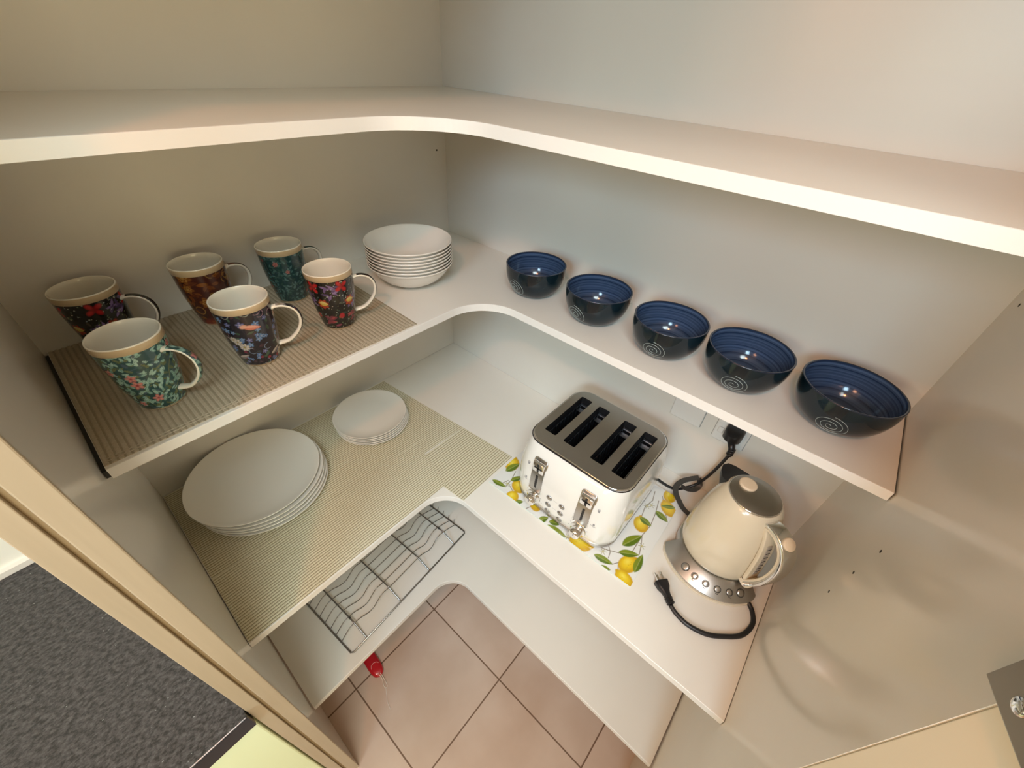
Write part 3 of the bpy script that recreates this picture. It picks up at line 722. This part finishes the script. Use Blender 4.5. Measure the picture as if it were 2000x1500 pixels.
# ================================================================== TOASTER
def toaster():
    cx, cy = -.2045, -.7262; Z = ZL+.0046
    t = empty('toaster', (cx, cy, Z), 'white four-slot toaster with steel top and two chrome levers, on the lemon board', 'toaster')
    def bulge(y, z): return .0085*max(0, 1-(y/.128)**2)*min(1, max(0, (.185-z)/.05))
    def ring(hx, hy, r, z, dx=0):
        base = rrect(hx, hy, r, 12); out = []
        for i, (x, y) in enumerate(base):
            out.append((x-(bulge(y, z) if x < 0 else 0), y, z))
            x2, y2 = base[(i+1) % len(base)]
            if x < 0 and abs(x2-x) < 1e-6 and abs(y2-y) > .02:      # subdivide the straight front edge so that it can curve
                for k in range(1, 14):
                    yy = y+(y2-y)*k/14; out.append((x-bulge(yy, z), yy, z))
        return out
    bm = bmesh.new()
    prof = [(.1340, .1340, .042, .010), (.1375, .1370, .046, .013), (.1395, .1385, .048, .030), (.1405, .1395, .049, .060), (.1400, .1390, .049, .090), (.1375, .1370, .048, .120), (.1325, .1330, .047, .148), (.1260, .1282, .045, .168), (.1200, .1262, .043, .178), (.1172, .1238, .042, .1815), (.1150, .1222, .041, .183)]
    loft(bm, [ring(*p) for p in prof], cap1=False)
    body = obj('body', bm, M_toaster, t, smooth=True, auto=60)
    bm = bmesh.new(); loft(bm, [ring(.1330, .133, .042, 0.001), ring(.1375, .1370, .046, .003), ring(.1375, .1370, .046, .0085), ring(.1330, .1330, .042, .0105)])
    obj('chrome_base_band', bm, M_steel, t, smooth=True, auto=40)
    # black gasket and steel top with four slots
    bm = bmesh.new(); loft(bm, [ring(.1160, .1275, .041, .1818), ring(.1176, .1293, .0415, .1836), ring(.1160, .1277, .041, .1850)], False, False)
    obj('gasket', bm, M_black, t, smooth=True)
    slots = []
    for y0, y1 in ((-.7042, -.6735), (-.6522, -.6213), (-.7775, -.7448), (-.8308, -.7980)):
        slots.append(((-.2800-cx, -.1205-cx), (y0-cy, y1-cy)))
    bm = bmesh.new()
    hl = [rrect((a1-a0)/2, (b1-b0)/2, .004, 3, (a0+a1)/2, (b0+b1)/2) for (a0, a1), (b0, b1) in slots]
    slab(bm, [rrect(.1130, .1250, .040, 12)]+hl, .1838, .1872)
    obj('steel_top', bm, M_steel, t)
    bm = bmesh.new(); R = [ring(.1145, .1264, .041, .1838), ring(.1150, .1269, .041, .1858), ring(.1142, .1262, .0405, .1873), ring(.1128, .1248, .0398, .1872)]
    loft(bm, R, cap0=False, cap1=False); obj('chrome_trim', bm, M_chrome, t, smooth=True)
    for (a0, a1), (b0, b1) in slots:
        bm = bmesh.new()
        L0 = rrect((a1-a0)/2, (b1-b0)/2, .004, 3, (a0+a1)/2, (b0+b1)/2)
        L1 = rrect((a1-a0)/2-.001, (b1-b0)/2-.001, .004, 3, (a0+a1)/2, (b0+b1)/2)
        loft(bm, [[(x, y, .1868) for x, y in L0], [(x, y, .182) for x, y in L1], [(x, y, .055) for x, y in L1]], cap0=False)
        s = obj('slot', bm, M_slot, t)
        bm = bmesh.new()
        for k in range(9):
            x = a0+.010+(a1-a0-.02)*k/8
            for y in (b0+.005, b1-.005): tube(bm, [(x, y, .060), (x, y, .165), (x+.004, y, .172)], .0007, 5)
        for y in (b0+.005, b1-.005):
            for zz in (.171, .12): tube(bm, [(a0+.004, y, zz), (a1-.004, y, zz)], .0008, 5)
        box(bm, (a1-.026, b0+.004, .158), (a1-.012, b1-.004, .1595)); box(bm, (a1-.008, b0+.004, .165), (a1-.003, b1-.004, .1685))
        obj('wire_guard', bm, mat('slot_guard_steel', (.42, .47, .54), .3, metal=1.0) if 'slot_guard_steel' not in bpy.data.materials else bpy.data.materials['slot_guard_steel'], s)
    # front face x as a function of height
    def fx(z):
        for (h0, _, _, z0), (h1, _, _, z1) in zip(prof, prof[1:]):
            if z0 <= z <= z1: return -(h0+(h1-h0)*(z-z0)/(z1-z0))
        return -.13
    def onface(y, z, off=0):
        return Vector((fx(z)-bulge(y, z)-off, y, z))
    for yc in (.0635, -.0640):
        # chrome lever plate, framed, with the dark travel slit and a cross-shaped lever
        zs = [.062, .075, .09, .105, .12, .135, .15, .160]; hw = .0172
        bm = bmesh.new(); rows = []
        for z in zs:
            w = hw-.003 if z in (zs[0], zs[-1]) else hw
            rows.append([bm.verts.new(onface(yc+s*w, z, .0012)) for s in (-1, -.5, 0, .5, 1)])
        for A, B in zip(rows, rows[1:]):
            for k in range(4): bm.faces.new((A[k], A[k+1], B[k+1], B[k]))
        lp = obj('lever_plate', bm, M_steel, t, smooth=True)
        bm = bmesh.new()
        loop = [onface(yc+a, .111+b, .0014) for a, b in rrect(hw+.0005, .0495, .006, 5)]
        tube(bm, loop, .0014, 8, closed=True); obj('lever_frame', bm, M_chrome, lp, smooth=True)
        bm = bmesh.new()
        for z0, z1 in ((.076, .116),):
            pts = [onface(yc, z, .0016) for z in np.linspace(z0, z1, 8)]
            sweep(bm, pts, [(-.0026, 0), (.0026, 0), (.0026, .0006), (-.0026, .0006)], up=(-1, 0, 0))
        obj('travel_slit', bm, M_black, lp)
        bm = bmesh.new()
        p = onface(yc, .142, 0); box(bm, (p.x-.0075, yc-.0145, .1275), (p.x+.002, yc+.0145, .1575), .0014)
        lv = obj('lever', bm, M_chrome, t, smooth=True, auto=50)
        bm = bmesh.new()
        box(bm, (p.x-.0080, yc-.0028, .1295), (p.x-.003, yc+.0028, .1560), .0003); box(bm, (p.x-.0080, yc-.0105, .1400), (p.x-.003, yc+.0105, .1450), .0003)
        obj('cross_groove', bm, M_black, lv)
        # browning knob
        kz = .038; kx = onface(yc, kz).x+.002
        bm = bmesh.new()
        prof_k = [(0, .0235), (.011, .0232), (.0130, .0212), (.0138, .010), (.0142, .0065), (.0188, .0055), (.0200, .0035), (.0200, 0)]
        lathe(bm, prof_k, 40)
        for v in bm.verts:
            a = math.atan2(v.co.y, v.co.x); rr = math.hypot(v.co.x, v.co.y)
            if v.co.z > .008 and rr > .008:
                f = 1+.02*math.cos(9*a); v.co.x *= f; v.co.y *= f
            v.co = Vector((kx-v.co.z+.0005, yc+v.co.x, kz+v.co.y))
        kb = obj('knob', bm, M_chrome, t, smooth=True, auto=45)
        bm = bmesh.new(); box(bm, (kx-.0236, yc-.0012, kz), (kx-.0222, yc+.0012, kz+.011)); obj('pointer_mark', bm, M_mark, kb)
        # browning scale dots round the knob
        bm = bmesh.new()
        for a in (-40, -5, 30, 65, 115, 150, 185, 220):
            y, z = yc+.024*math.cos(math.radians(a)), kz+.024*math.sin(math.radians(a))
            if z < .016: continue
            q = onface(y, z, .0002); bm = bmesh.new(); box(bm, (q.x-.0003, q.y-.0008, q.z-.0008), (q.x+.0003, q.y+.0008, q.z+.0008)); obj('scale_dot', bm, M_mark, t)
        # small pictograms at the outer side of the lever
        sg = 1 if yc > 0 else -1
        yo = yc+sg*.030
        for z in (.132, .086):
            q = onface(yo, z, .0002)
            bm = bmesh.new(); box(bm, (q.x-.0003, q.y-.0022, q.z-.0040), (q.x+.0003, q.y+.0022, q.z+.0032))
            tube(bm, [onface(yo+a, z+b, .0003) for a, b in ((-.0035, .002), (-.002, .0055), (.002, .0055), (.0035, .002))] if z > .1 else [onface(yo+a, z+b, .0003) for a, b in ((-.006, -.005), (0, -.0075), (.006, -.005), (.0065, -.002))], .00035, 5)
            obj('pictogram', bm, M_mark, t)
    # six small push buttons with print between them
    for yb, zb in ((.0205, .0765), (.0210, .0505), (.0205, .0250), (-.0145, .0765), (-.0140, .0505), (-.0135, .0250)):
        bm = bmesh.new(); lathe(bm, [(0, .0026), (.0030, .0028), (.0048, .0022), (.0062, .0012), (.0066, 0)], 24)
        q = onface(yb, zb, 0)
        for v in bm.verts: v.co = Vector((q.x-v.co.z, yb+v.co.x*1.05, zb+v.co.y))
        bb = obj('push_button', bm, M_steeldk, t, smooth=True)
        bm = bmesh.new(); tube(bm, [(q.x-.0006, yb+.0070*math.cos(2*PI*k/20), zb+.0068*math.sin(2*PI*k/20)) for k in range(20)], .0010, 5, closed=True); obj('button_ring', bm, M_mark, bb)
    M_pale = mat('pale_grey_print', (.50, .50, .50), .5)
    for yb, zb in ((.0032, .0775), (.0035, .0500), (.0035, .0235)):
        bm = bmesh.new(); q = onface(yb, zb, .0001); box(bm, (q.x-.0003, q.y-.0055, q.z-.0004), (q.x+.0003, q.y+.0055, q.z+.0004)); obj('printed_dash', bm, M_pale, t)
    for sx in (-.10, .10):
        for sy in (-.10, .10):
            bm = bmesh.new(); lathe(bm, [(0, -.0002), (.009, -.0002), (.010, .002), (0, .002)], 20, (sx, sy)); obj('foot', bm, M_black, t)
    # cord to the wall socket (coordinates in the place)
    def W_(x, y, z): return Vector((x-cx, y-cy, z-Z))
    pts = spline([W_(-.078, -.840, -.385), W_(-.072, -.872, -.400), W_(-.060, -.905, -.4085), W_(-.036, -.928, -.404), W_(-.022, -.945, -.385), W_(-.030, -.957, -.335), W_(-.040, -.965, -.285), W_(-.046, -.970, -.245), W_(-.046, -.972, -.222)], 10)
    bm = bmesh.new(); tube(bm, pts, .0036, 12); cd = obj('power_cord', bm, M_cord, t, smooth=True)
    # moulded plug, pushed into the socket
    bm = bmesh.new()
    loops = []
    for x, hy, hz, r in ((-.0095, .019, .017, .007), (-.016, .0200, .0180, .008), (-.030, .0190, .0165, .008), (-.040, .0130, .0120, .006), (-.046, .008, .008, .004)):
        loops.append([tuple(W_(x, -.9585+a, -.1935+b)) for a, b in rrect(hy, hz, r, 6)])
    loft(bm, loops)
    obj('plug', bm, M_black, cd, smooth=True, auto=50)
    bm = bmesh.new(); tube(bm, [W_(-.036, -.962, -.203), W_(-.044, -.9695, -.214), W_(-.0465, -.972, -.226), W_(-.0465, -.9722, -.234)], .0058, 12, scale=[1.5, 1.25, 1.0, .85]); 
    for z in (-.214, -.221, -.228): tube(bm, [W_(-.0455, -.9713, z), W_(-.0458, -.9716, z-.0025)], .0075, 12)
    obj('strain_relief', bm, M_black, cd, smooth=True)
    # flat cord-tidy strap wound round the cord
    bm = bmesh.new()
    sp = spline([W_(-.014, -.940, -.374), W_(-.028, -.926, -.378), W_(-.046, -.912, -.383), W_(-.066, -.906, -.390), W_(-.082, -.914, -.396), W_(-.094, -.930, -.402), W_(-.104, -.948, -.4075), W_(-.108, -.972, -.4105)], 8)
    sweep(bm, sp, [(-.0068, -.0006), (.0068, -.0006), (.0068, .0006), (-.0068, .0006)], up=(0, 0, 1))
    sp = spline([W_(-.014, -.940, -.376), W_(-.022, -.950, -.388), W_(-.036, -.945, -.398), W_(-.046, -.930, -.400), W_(-.052, -.915, -.395)], 8)
    sweep(bm, sp, [(-.0068, -.0006), (.0068, -.0006), (.0068, .0006), (-.0068, .0006)], up=(0, 0, 1))
    obj('cord_strap', bm, M_strap, cd, smooth=True, auto=40)
toaster()

# ================================================================== WALL SOCKETS
def socket(y0, y1, z0, z1, label, switch):
    t = empty('wall_socket', (-.0001, (y0+y1)/2, z0), label, 'socket')
    h = (y1-y0)/2; H = z1-z0
    bm = bmesh.new(); box(bm, (-.008, -h, 0), (0, h, H), .0025); p = obj('cover_plate', bm, M_socket, t)
    bm = bmesh.new(); tube(bm, [(-.0002, -h-.0004, -.0004), (-.0002, h+.0004, -.0004), (-.0002, h+.0004, H), (-.0002, -h-.0004, H)], .0009, 6, closed=True); obj('seam', bm, M_socketgap, t)
    if switch:
        bm = bmesh.new(); box(bm, (-.0125, h-.020, .026), (-.0075, h-.008, .042), .0015); obj('rocker_switch', bm, M_socket, t)
        bm = bmesh.new(); box(bm, (-.0086, h-.0345, .010), (-.0078, h-.004, .052)); obj('raised_panel', bm, M_socket, t)
socket(-.8865, -.811, -.2355, -.120, 'blank white wall plate behind the toaster, under the shelf of blue bowls', False)
socket(-.9890, -.9165, -.2400, -.124, 'white wall socket with a switch, holding the black toaster plug', True)

# ================================================================== KETTLE
def kettle():
    cx, cy, Z = -.163, -1.045, ZL
    t = empty('kettle', (cx, cy, Z), 'cream electric kettle with a steel lid and chrome handle, on its control base', 'kettle')
    # body
    bm = bmesh.new()
    prof = [(0, .040), (.076, .040), (.0805, .043), (.0818, .050), (.0812, .075), (.0790, .105), (.0755, .135), (.0710, .162), (.0655, .186), (.0600, .204), (.0550, .216), (.0512, .2225), (.0492, .2245), (.0480, .2240)]
    lathe(bm, prof, 96); body = obj('body', bm, M_kettle, t, smooth=True, auto=60)
    bm = bmesh.new(); lathe(bm, [(.0482, .2236), (.0478, .2262), (.0466, .2272), (.030, .2290), (0, .2298)], 72)
    lid = obj('lid', bm, M_steeldk, t, smooth=True, auto=50)
    bm = bmesh.new(); lathe(bm, [(.0485, .2240), (.0489, .2257), (.0480, .2266), (.0472, .2268)], 72); obj('lid_trim', bm, M_chrome, lid, smooth=True)
    bm = bmesh.new(); lathe(bm, [(.0165, .2285), (.0165, .2322), (.0155, .2335), (.013, .2338), (0, .2340)], 40, (.012, .019)); obj('lid_button', bm, M_button, lid, smooth=True, auto=50)
    # spout, on the side away from the handle
    th = math.radians(58); c, s = math.cos(th), math.sin(th)
    bm = bmesh.new(); loops = []
    for r, hw, z0, z1 in ((.045, .030, .165, .2215), (.060, .027, .172, .2185), (.074, .018, .190, .2200), (.083, .007, .206, .2215)):
        L = []
        for k in range(13):
            a = PI*k/12; L.append((r, hw*math.cos(a), z1-(z1-z0)*math.sin(a)))
        loops.append([(c*x-s*y, s*x+c*y, z) for x, y, z in L])
    loft(bm, loops); obj('spout', bm, M_black, t, smooth=True, auto=50)
    # handle in the plane at 240 degrees
    th = math.radians(234); c, s = math.cos(th), math.sin(th)
    def H(r, w, z): return Vector((c*r-s*w, s*r+c*w, z))
    path = [(.054, .207), (.066, .211), (.080, .210), (.094, .203), (.106, .188), (.1125, .168), (.1140, .142), (.1115, .116), (.105, .092), (.096, .071), (.088, .056)]
    pc = [Vector((r, 0, z)) for r, z in path]; sp = spline(pc, 6)
    def ribbon(off_in, off_out, hw, pts, rad=.002):
        bm = bmesh.new(); loops = []
        for i, p in enumerate(pts):
            tn = (pts[min(i+1, len(pts)-1)]-pts[max(i-1, 0)]).normalized(); nr = Vector((tn.z, 0, -tn.x))
            if nr.dot(p-Vector((.075, 0, .13))) < 0: nr = -nr
            L = []
            for a, b in rrect(hw, (off_out-off_in)/2, rad, 4):
                q = p+nr*((off_in+off_out)/2+b); L.append(H(q.x, a, q.z))
            loops.append(L)
        loft(bm, loops); return bm
    obj('handle_outer', ribbon(0, .0095, .0155, sp, .0035), M_chrome, t, smooth=True, auto=60)
    hi = obj('handle_inner', ribbon(-.0050, .0002, .0150, sp, .002), M_kettle, t, smooth=True, auto=60)
    # cream spine of the handle along the body, and its bottom bridge
    spine = spline([Vector((r, 0, z)) for r, z in ((.057, .205), (.066, .188), (.073, .165), (.0785, .135), (.0820, .100), (.0845, .070), (.0870, .0555))], 6)
    obj('handle_spine', ribbon(-.003, .0050, .0150, spine, .002), M_kettle, t, smooth=True, auto=60)
    br = spline([Vector((r, 0, z)) for r, z in ((.080, .056), (.088, .0515), (.0955, .0535), (.100, .062), (.1035, .076))], 6)
    obj('handle_bridge', ribbon(-.005, .004, .0150, br, .002), M_kettle, t, smooth=True, auto=60)
    gs = spline([Vector((r, 0, z)) for r, z in ((.073, .170), (.0785, .140), (.0822, .105), (.0838, .085))], 6)
    g = obj('water_gauge', ribbon(.0040, .0056, .0055, gs, .0005), M_gauge, t, smooth=True, auto=40)
    bm = bmesh.new()
    for k in range(7):
        p = gs[1+k*2+1]; q0, q1 = H(p.x+.0062, -.0040, p.z), H(p.x+.0062, .0045, p.z+.0012); tube(bm, [q0, q1], .0006, 5)
    obj('gauge_ticks', bm, M_strap, g)
    # round cream lid-release button on top of the handle
    bm = bmesh.new(); lathe(bm, [(.0115, -.002), (.0122, .0035), (.0110, .0048), (0, .0052)], 36)
    tilt = Matrix.Rotation(math.radians(38), 4, Vector((-s, c, 0))); p = H(.0965, 0, .2120)
    bmesh.ops.transform(bm, matrix=Matrix.Translation(p) @ tilt, verts=bm.verts)
    obj('release_button', bm, M_button, t, smooth=True, auto=50)
    # power base with sloping control panel
    bm = bmesh.new(); lathe(bm, [(0, .001), (.082, .001), (.084, .004), (.084, .020), (.083, .030), (.080, .0355), (.074, .0395), (0, .0395)], 96)
    base = obj('power_base', bm, M_steel, t, smooth=True, auto=50)
    a0, a1 = math.radians(122), math.radians(247)
    def pan(rows):
        bm = bmesh.new(); V = []
        nA = 40
        for r, z in rows:
            row = []
            for k in range(nA+1):
                f = k/nA; a = a0+(a1-a0)*f
                e = min(f, 1-f); shrink = 1-max(0, 1-e/.10)**2*.16
                rr = .080+(r-.080)*shrink if r > .080 else r
                row.append(bm.verts.new((rr*math.cos(a), rr*math.sin(a), z)))
            V.append(row)
        for A, B in zip(V, V[1:]):
            for k in range(nA): bm.faces.new((A[k], A[k+1], B[k+1], B[k]))
        for k in (0, nA): bm.faces.new([r[k] for r in V])
        return bm
    obj('base_plinth', pan([(.070, .001), (.114, .001), (.1165, .003), (.1165, .008), (.112, .0095), (.070, .0095)]), M_kettle, t, smooth=True, auto=40)
    cp = obj('control_panel', pan([(.070, .0098), (.1120, .0098), (.1150, .0115), (.1155, .0150), (.1125, .0175), (.0835, .0385), (.080, .0395), (.070, .0395)]), M_steel, t, smooth=True, auto=40)
    for k, dr in enumerate((0, 0, 0, 0, 0, 0)):
        a = math.radians(159+k*13.6); r = .0995; z = .0268
        rb = .0076 if k in (0, 5) else .0062
        nrm = Vector((math.cos(a)*.59, math.sin(a)*.59, .81)).normalized()
        M4 = Matrix.Translation(Vector((r*math.cos(a), r*math.sin(a), z))+nrm*.0006) @ nrm.to_track_quat('Z', 'Y').to_matrix().to_4x4()
        bm = bmesh.new(); lathe(bm, [(rb+.0012, 0), (rb+.0008, .0006), (rb, .0002)], 28); bmesh.ops.transform(bm, matrix=M4, verts=bm.verts)
        lathe_bm = bmesh.new(); lathe(lathe_bm, [(rb-.0003, .0), (rb-.0006, .0011), (rb*.5, .0015), (0, .0016)], 28); bmesh.ops.transform(lathe_bm, matrix=M4, verts=lathe_bm.verts)
        b = obj('base_button', lathe_bm, M_steel, t, smooth=True)
        obj('button_ring', bm, M_strap, b, smooth=True)
    for k in range(1, 5):
        a = math.radians(159+k*13.6); r = .1075; z = .0221
        bm = bmesh.new(); box(bm, (r*math.cos(a)-.0006, r*math.sin(a)-.0025, z-.0004), (r*math.cos(a)+.0006, r*math.sin(a)+.0025, z+.0004))
        obj('printed_dash', bm, M_strap, cp)
    # cord and its plug lying on the shelf
    def W_(x, y, z): return Vector((x-cx, y-cy, z-Z))
    z = ZL+.0042
    pts = spline([W_(-.205, -1.120, ZL+.010), W_(-.222, -1.136, ZL+.008), W_(-.236, -1.152, z), W_(-.262, -1.1600, z), W_(-.297, -1.1500, z), W_(-.324, -1.124, z), W_(-.3440, -1.095, z), W_(-.3520, -1.062, z), W_(-.3480, -1.036, z), W_(-.3415, -1.020, z+.002)], 10)
    bm = bmesh.new(); tube(bm, pts, .0047, 12); cd = obj('power_cord', bm, M_cord, t, smooth=True)
    d = (W_(-.3050, -.974, 0)-W_(-.3415, -1.020, 0)); d.z = 0; d.normalize(); n = Vector((-d.y, d.x, 0))
    o = W_(-.3415, -1.020, ZL+.0105)
    bm = bmesh.new(); loops = []
    for u, hw, hh in ((0, .0052, .0052), (.018, .0068, .0065), (.026, .0085, .0075), (.034, .0125, .0095), (.046, .0145, .0100), (.0475, .0140, .0098)):
        loops.append([o+d*u+n*a+Vector((0, 0, b)) for a, b in rrect(hw, hh, min(hw, hh)*.6, 5)])
    loft(bm, loops)
    for u in (.001, .006, .011): 
        loft(bm, [[o+d*(u+e)+n*a+Vector((0, 0, b)) for a, b in rrect(.0075, .0068, .004, 5)] for e in (0, .0025)])
    pl = obj('plug', bm, M_black, cd, smooth=True, auto=50)
    bm = bmesh.new()
    for w, rot, zz in ((-.0068, .5, .003), (.0068, -.5, .003), (0, PI/2, -.006)):
        for e in (0,):
            q = o+d*.0475+n*w+Vector((0, 0, zz)); nn = (n*math.cos(PI/2+rot*0)+Vector((0, 0, 1))*math.sin(PI/2)) if rot != PI/2 else n
            tt = nn.cross(d).normalized()
            loft(bm, [[q+d*u+nn*a+tt*b for a, b in ((.003, .0008), (-.003, .0008), (-.003, -.0008), (.003, -.0008))] for u in (0, .017)])
    obj('plug_pins', bm, M_chrome, pl)
kettle()

# ================================================================== WIRE RACK
def rack():
    t = empty('wire_rack', (-.8016, -.4325, ZB+.0004), 'stainless steel wire dish rack lying on the lowest shelf', 'rack', rz=math.radians(4.3))
    Lx, Dy = .470, .330
    bm = bmesh.new(); r = .0026
    fr = [(.006, 0, r), (Lx-.006, 0, r), (Lx, .006, r), (Lx, Dy-.006, r), (Lx-.006, Dy, r), (.006, Dy, r), (0, Dy-.006, r), (0, .006, r)]
    tube(bm, fr, r, 8, closed=True); obj('outer_frame', bm, M_wire, t, smooth=True)
    X = (.050, .176, .296, .412); hz = .030
    for x in X:
        bm = bmesh.new()
        tube(bm, spline([(x, 0, r*1.6), (x, .030, .017), (x, .055, hz-.001), (x, .075, hz), (x, .16, hz), (x, Dy-.07, hz), (x, Dy-.05, hz-.001), (x, 0+Dy, r*1.6)], 5), .0022, 8); obj('cross_bar', bm, M_wire, t, smooth=True)
    for k in range(10):
        y = .047+k*.0262; pts = [(.0, y, r*2), (.016, y, .020), (.034, y, hz+.003), (.050, y, hz+.0035), (.070, y, hz-.002), (.092, y, hz-.016), (.112, y, hz-.018), (.130, y, hz-.004), (.150, y, hz+.008), (.176, y, hz+.0035), (.236, y, hz+.003), (.296, y, hz+.0035), (.318, y, hz-.003), (.336, y, hz-.014), (.354, y, hz-.015), (.372, y, hz+.002), (.392, y, hz+.010), (.412, y, hz+.0035), (.438, y, .022), (Lx, y, r*2)]
        bm = bmesh.new(); tube(bm, spline(pts, 4), .0012, 6); obj('thin_wire', bm, M_wire, t, smooth=True)
        if k < 9:
            bm = bmesh.new(); tube(bm, [(Lx, y+.010, r*2), (Lx+.006, y+.010, .022)], .0011, 6); obj('end_prong', bm, M_wire, t, smooth=True)
    for x, y in ((.050, .070), (.412, .070)):
        bm = bmesh.new(); bmesh.ops.create_uvsphere(bm, u_segments=12, v_segments=8, radius=.0034)
        bmesh.ops.translate(bm, verts=bm.verts, vec=(x, y, hz+.001)); obj('rubber_stop', bm, M_black, t, smooth=True)
rack()

# ================================================================== RED HANDLE ON THE FLOOR
def brush():
    t = empty('cleaning_brush', (-.762, -.425, ZF), 'red plastic handle with a white string loop, on the floor under the lowest shelf', 'brush', rz=math.radians(86))
    bm = bmesh.new(); loops = []
    for u, hw, hh in ((-.004, .004, .004), (0, .011, .008), (.006, .0165, .011), (.020, .0205, .0125), (.045, .0215, .0125), (.10, .0205, .012), (.16, .018, .011), (.20, .020, .010)):
        loops.append([(u, a, .0135+b) for a, b in rrect(hw, hh, hh*.8, 5)])
    loft(bm, loops); h = obj('handle', bm, M_red, t, smooth=True, auto=60)
    bm = bmesh.new(); tube(bm, spline([(.030+.0, -.0145, .0262), (.036, -.011, .0266), (.040, -.002, .0268), (.037, .008, .0268), (.028, .0125, .0264)], 6), .0009, 6); obj('moulded_arc', bm, mat('pink_moulded_line', (.75, .35, .35), .4), h, smooth=True)
    bm = bmesh.new()
    box(bm, (.20, -.06, .004), (.215, .06, .030), .004); box(bm, (.215, -.055, .001), (.26, .055, .028), .002)
    obj('brush_head', bm, M_red, t)
    bm = bmesh.new()
    tube(bm, spline([(.004, .002, .024), (-.014, .001, .012), (-.034, .007, .004), (-.042, .003, .003), (-.037, -.002, .004), (-.018, -.004, .012), (.002, -.003, .024)], 6), .0009, 6)
    tube(bm, spline([(-.040, .004, .003), (-.060, .014, .002), (-.080, .022, .002), (-.102, .025, .002)], 6), .0008, 6)
    obj('string_loop', bm, M_string, t, smooth=True)
brush()

# ================================================================== NEIGHBOURING BENCH
t = empty('granite_worktop', (-1.5, -.29, -.447), 'dark speckled granite worktop beyond the cream pantry trim', 'worktop')
boxobj('slab', (-.6, -.2860, 0), (.520, .2895, .045), M_granite, t, bevel=.002)
bm = bmesh.new(); box(bm, (-.6, -.2866, .001), (.520, -.2861, .0425)); obj('polished_edge', bm, M_graphedge, t)
t = empty('kitchen_cabinet', (-1.5, -.29, ZF), 'pale green cabinet under the granite worktop', 'cabinet')
boxobj('carcass', (-.6, -.255, .10), (.5205, .2890, .752), M_neigh, t)
for k, x in enumerate((-.595, -.035)):
    d = boxobj('cabinet_door', (x, -.275, .105), (x+.553, -.2555, .750), M_neigh, t, bevel=.003)
boxobj('plinth', (-.6, -.22, 0), (.5205, .2890, .0995), M_neigh, t)
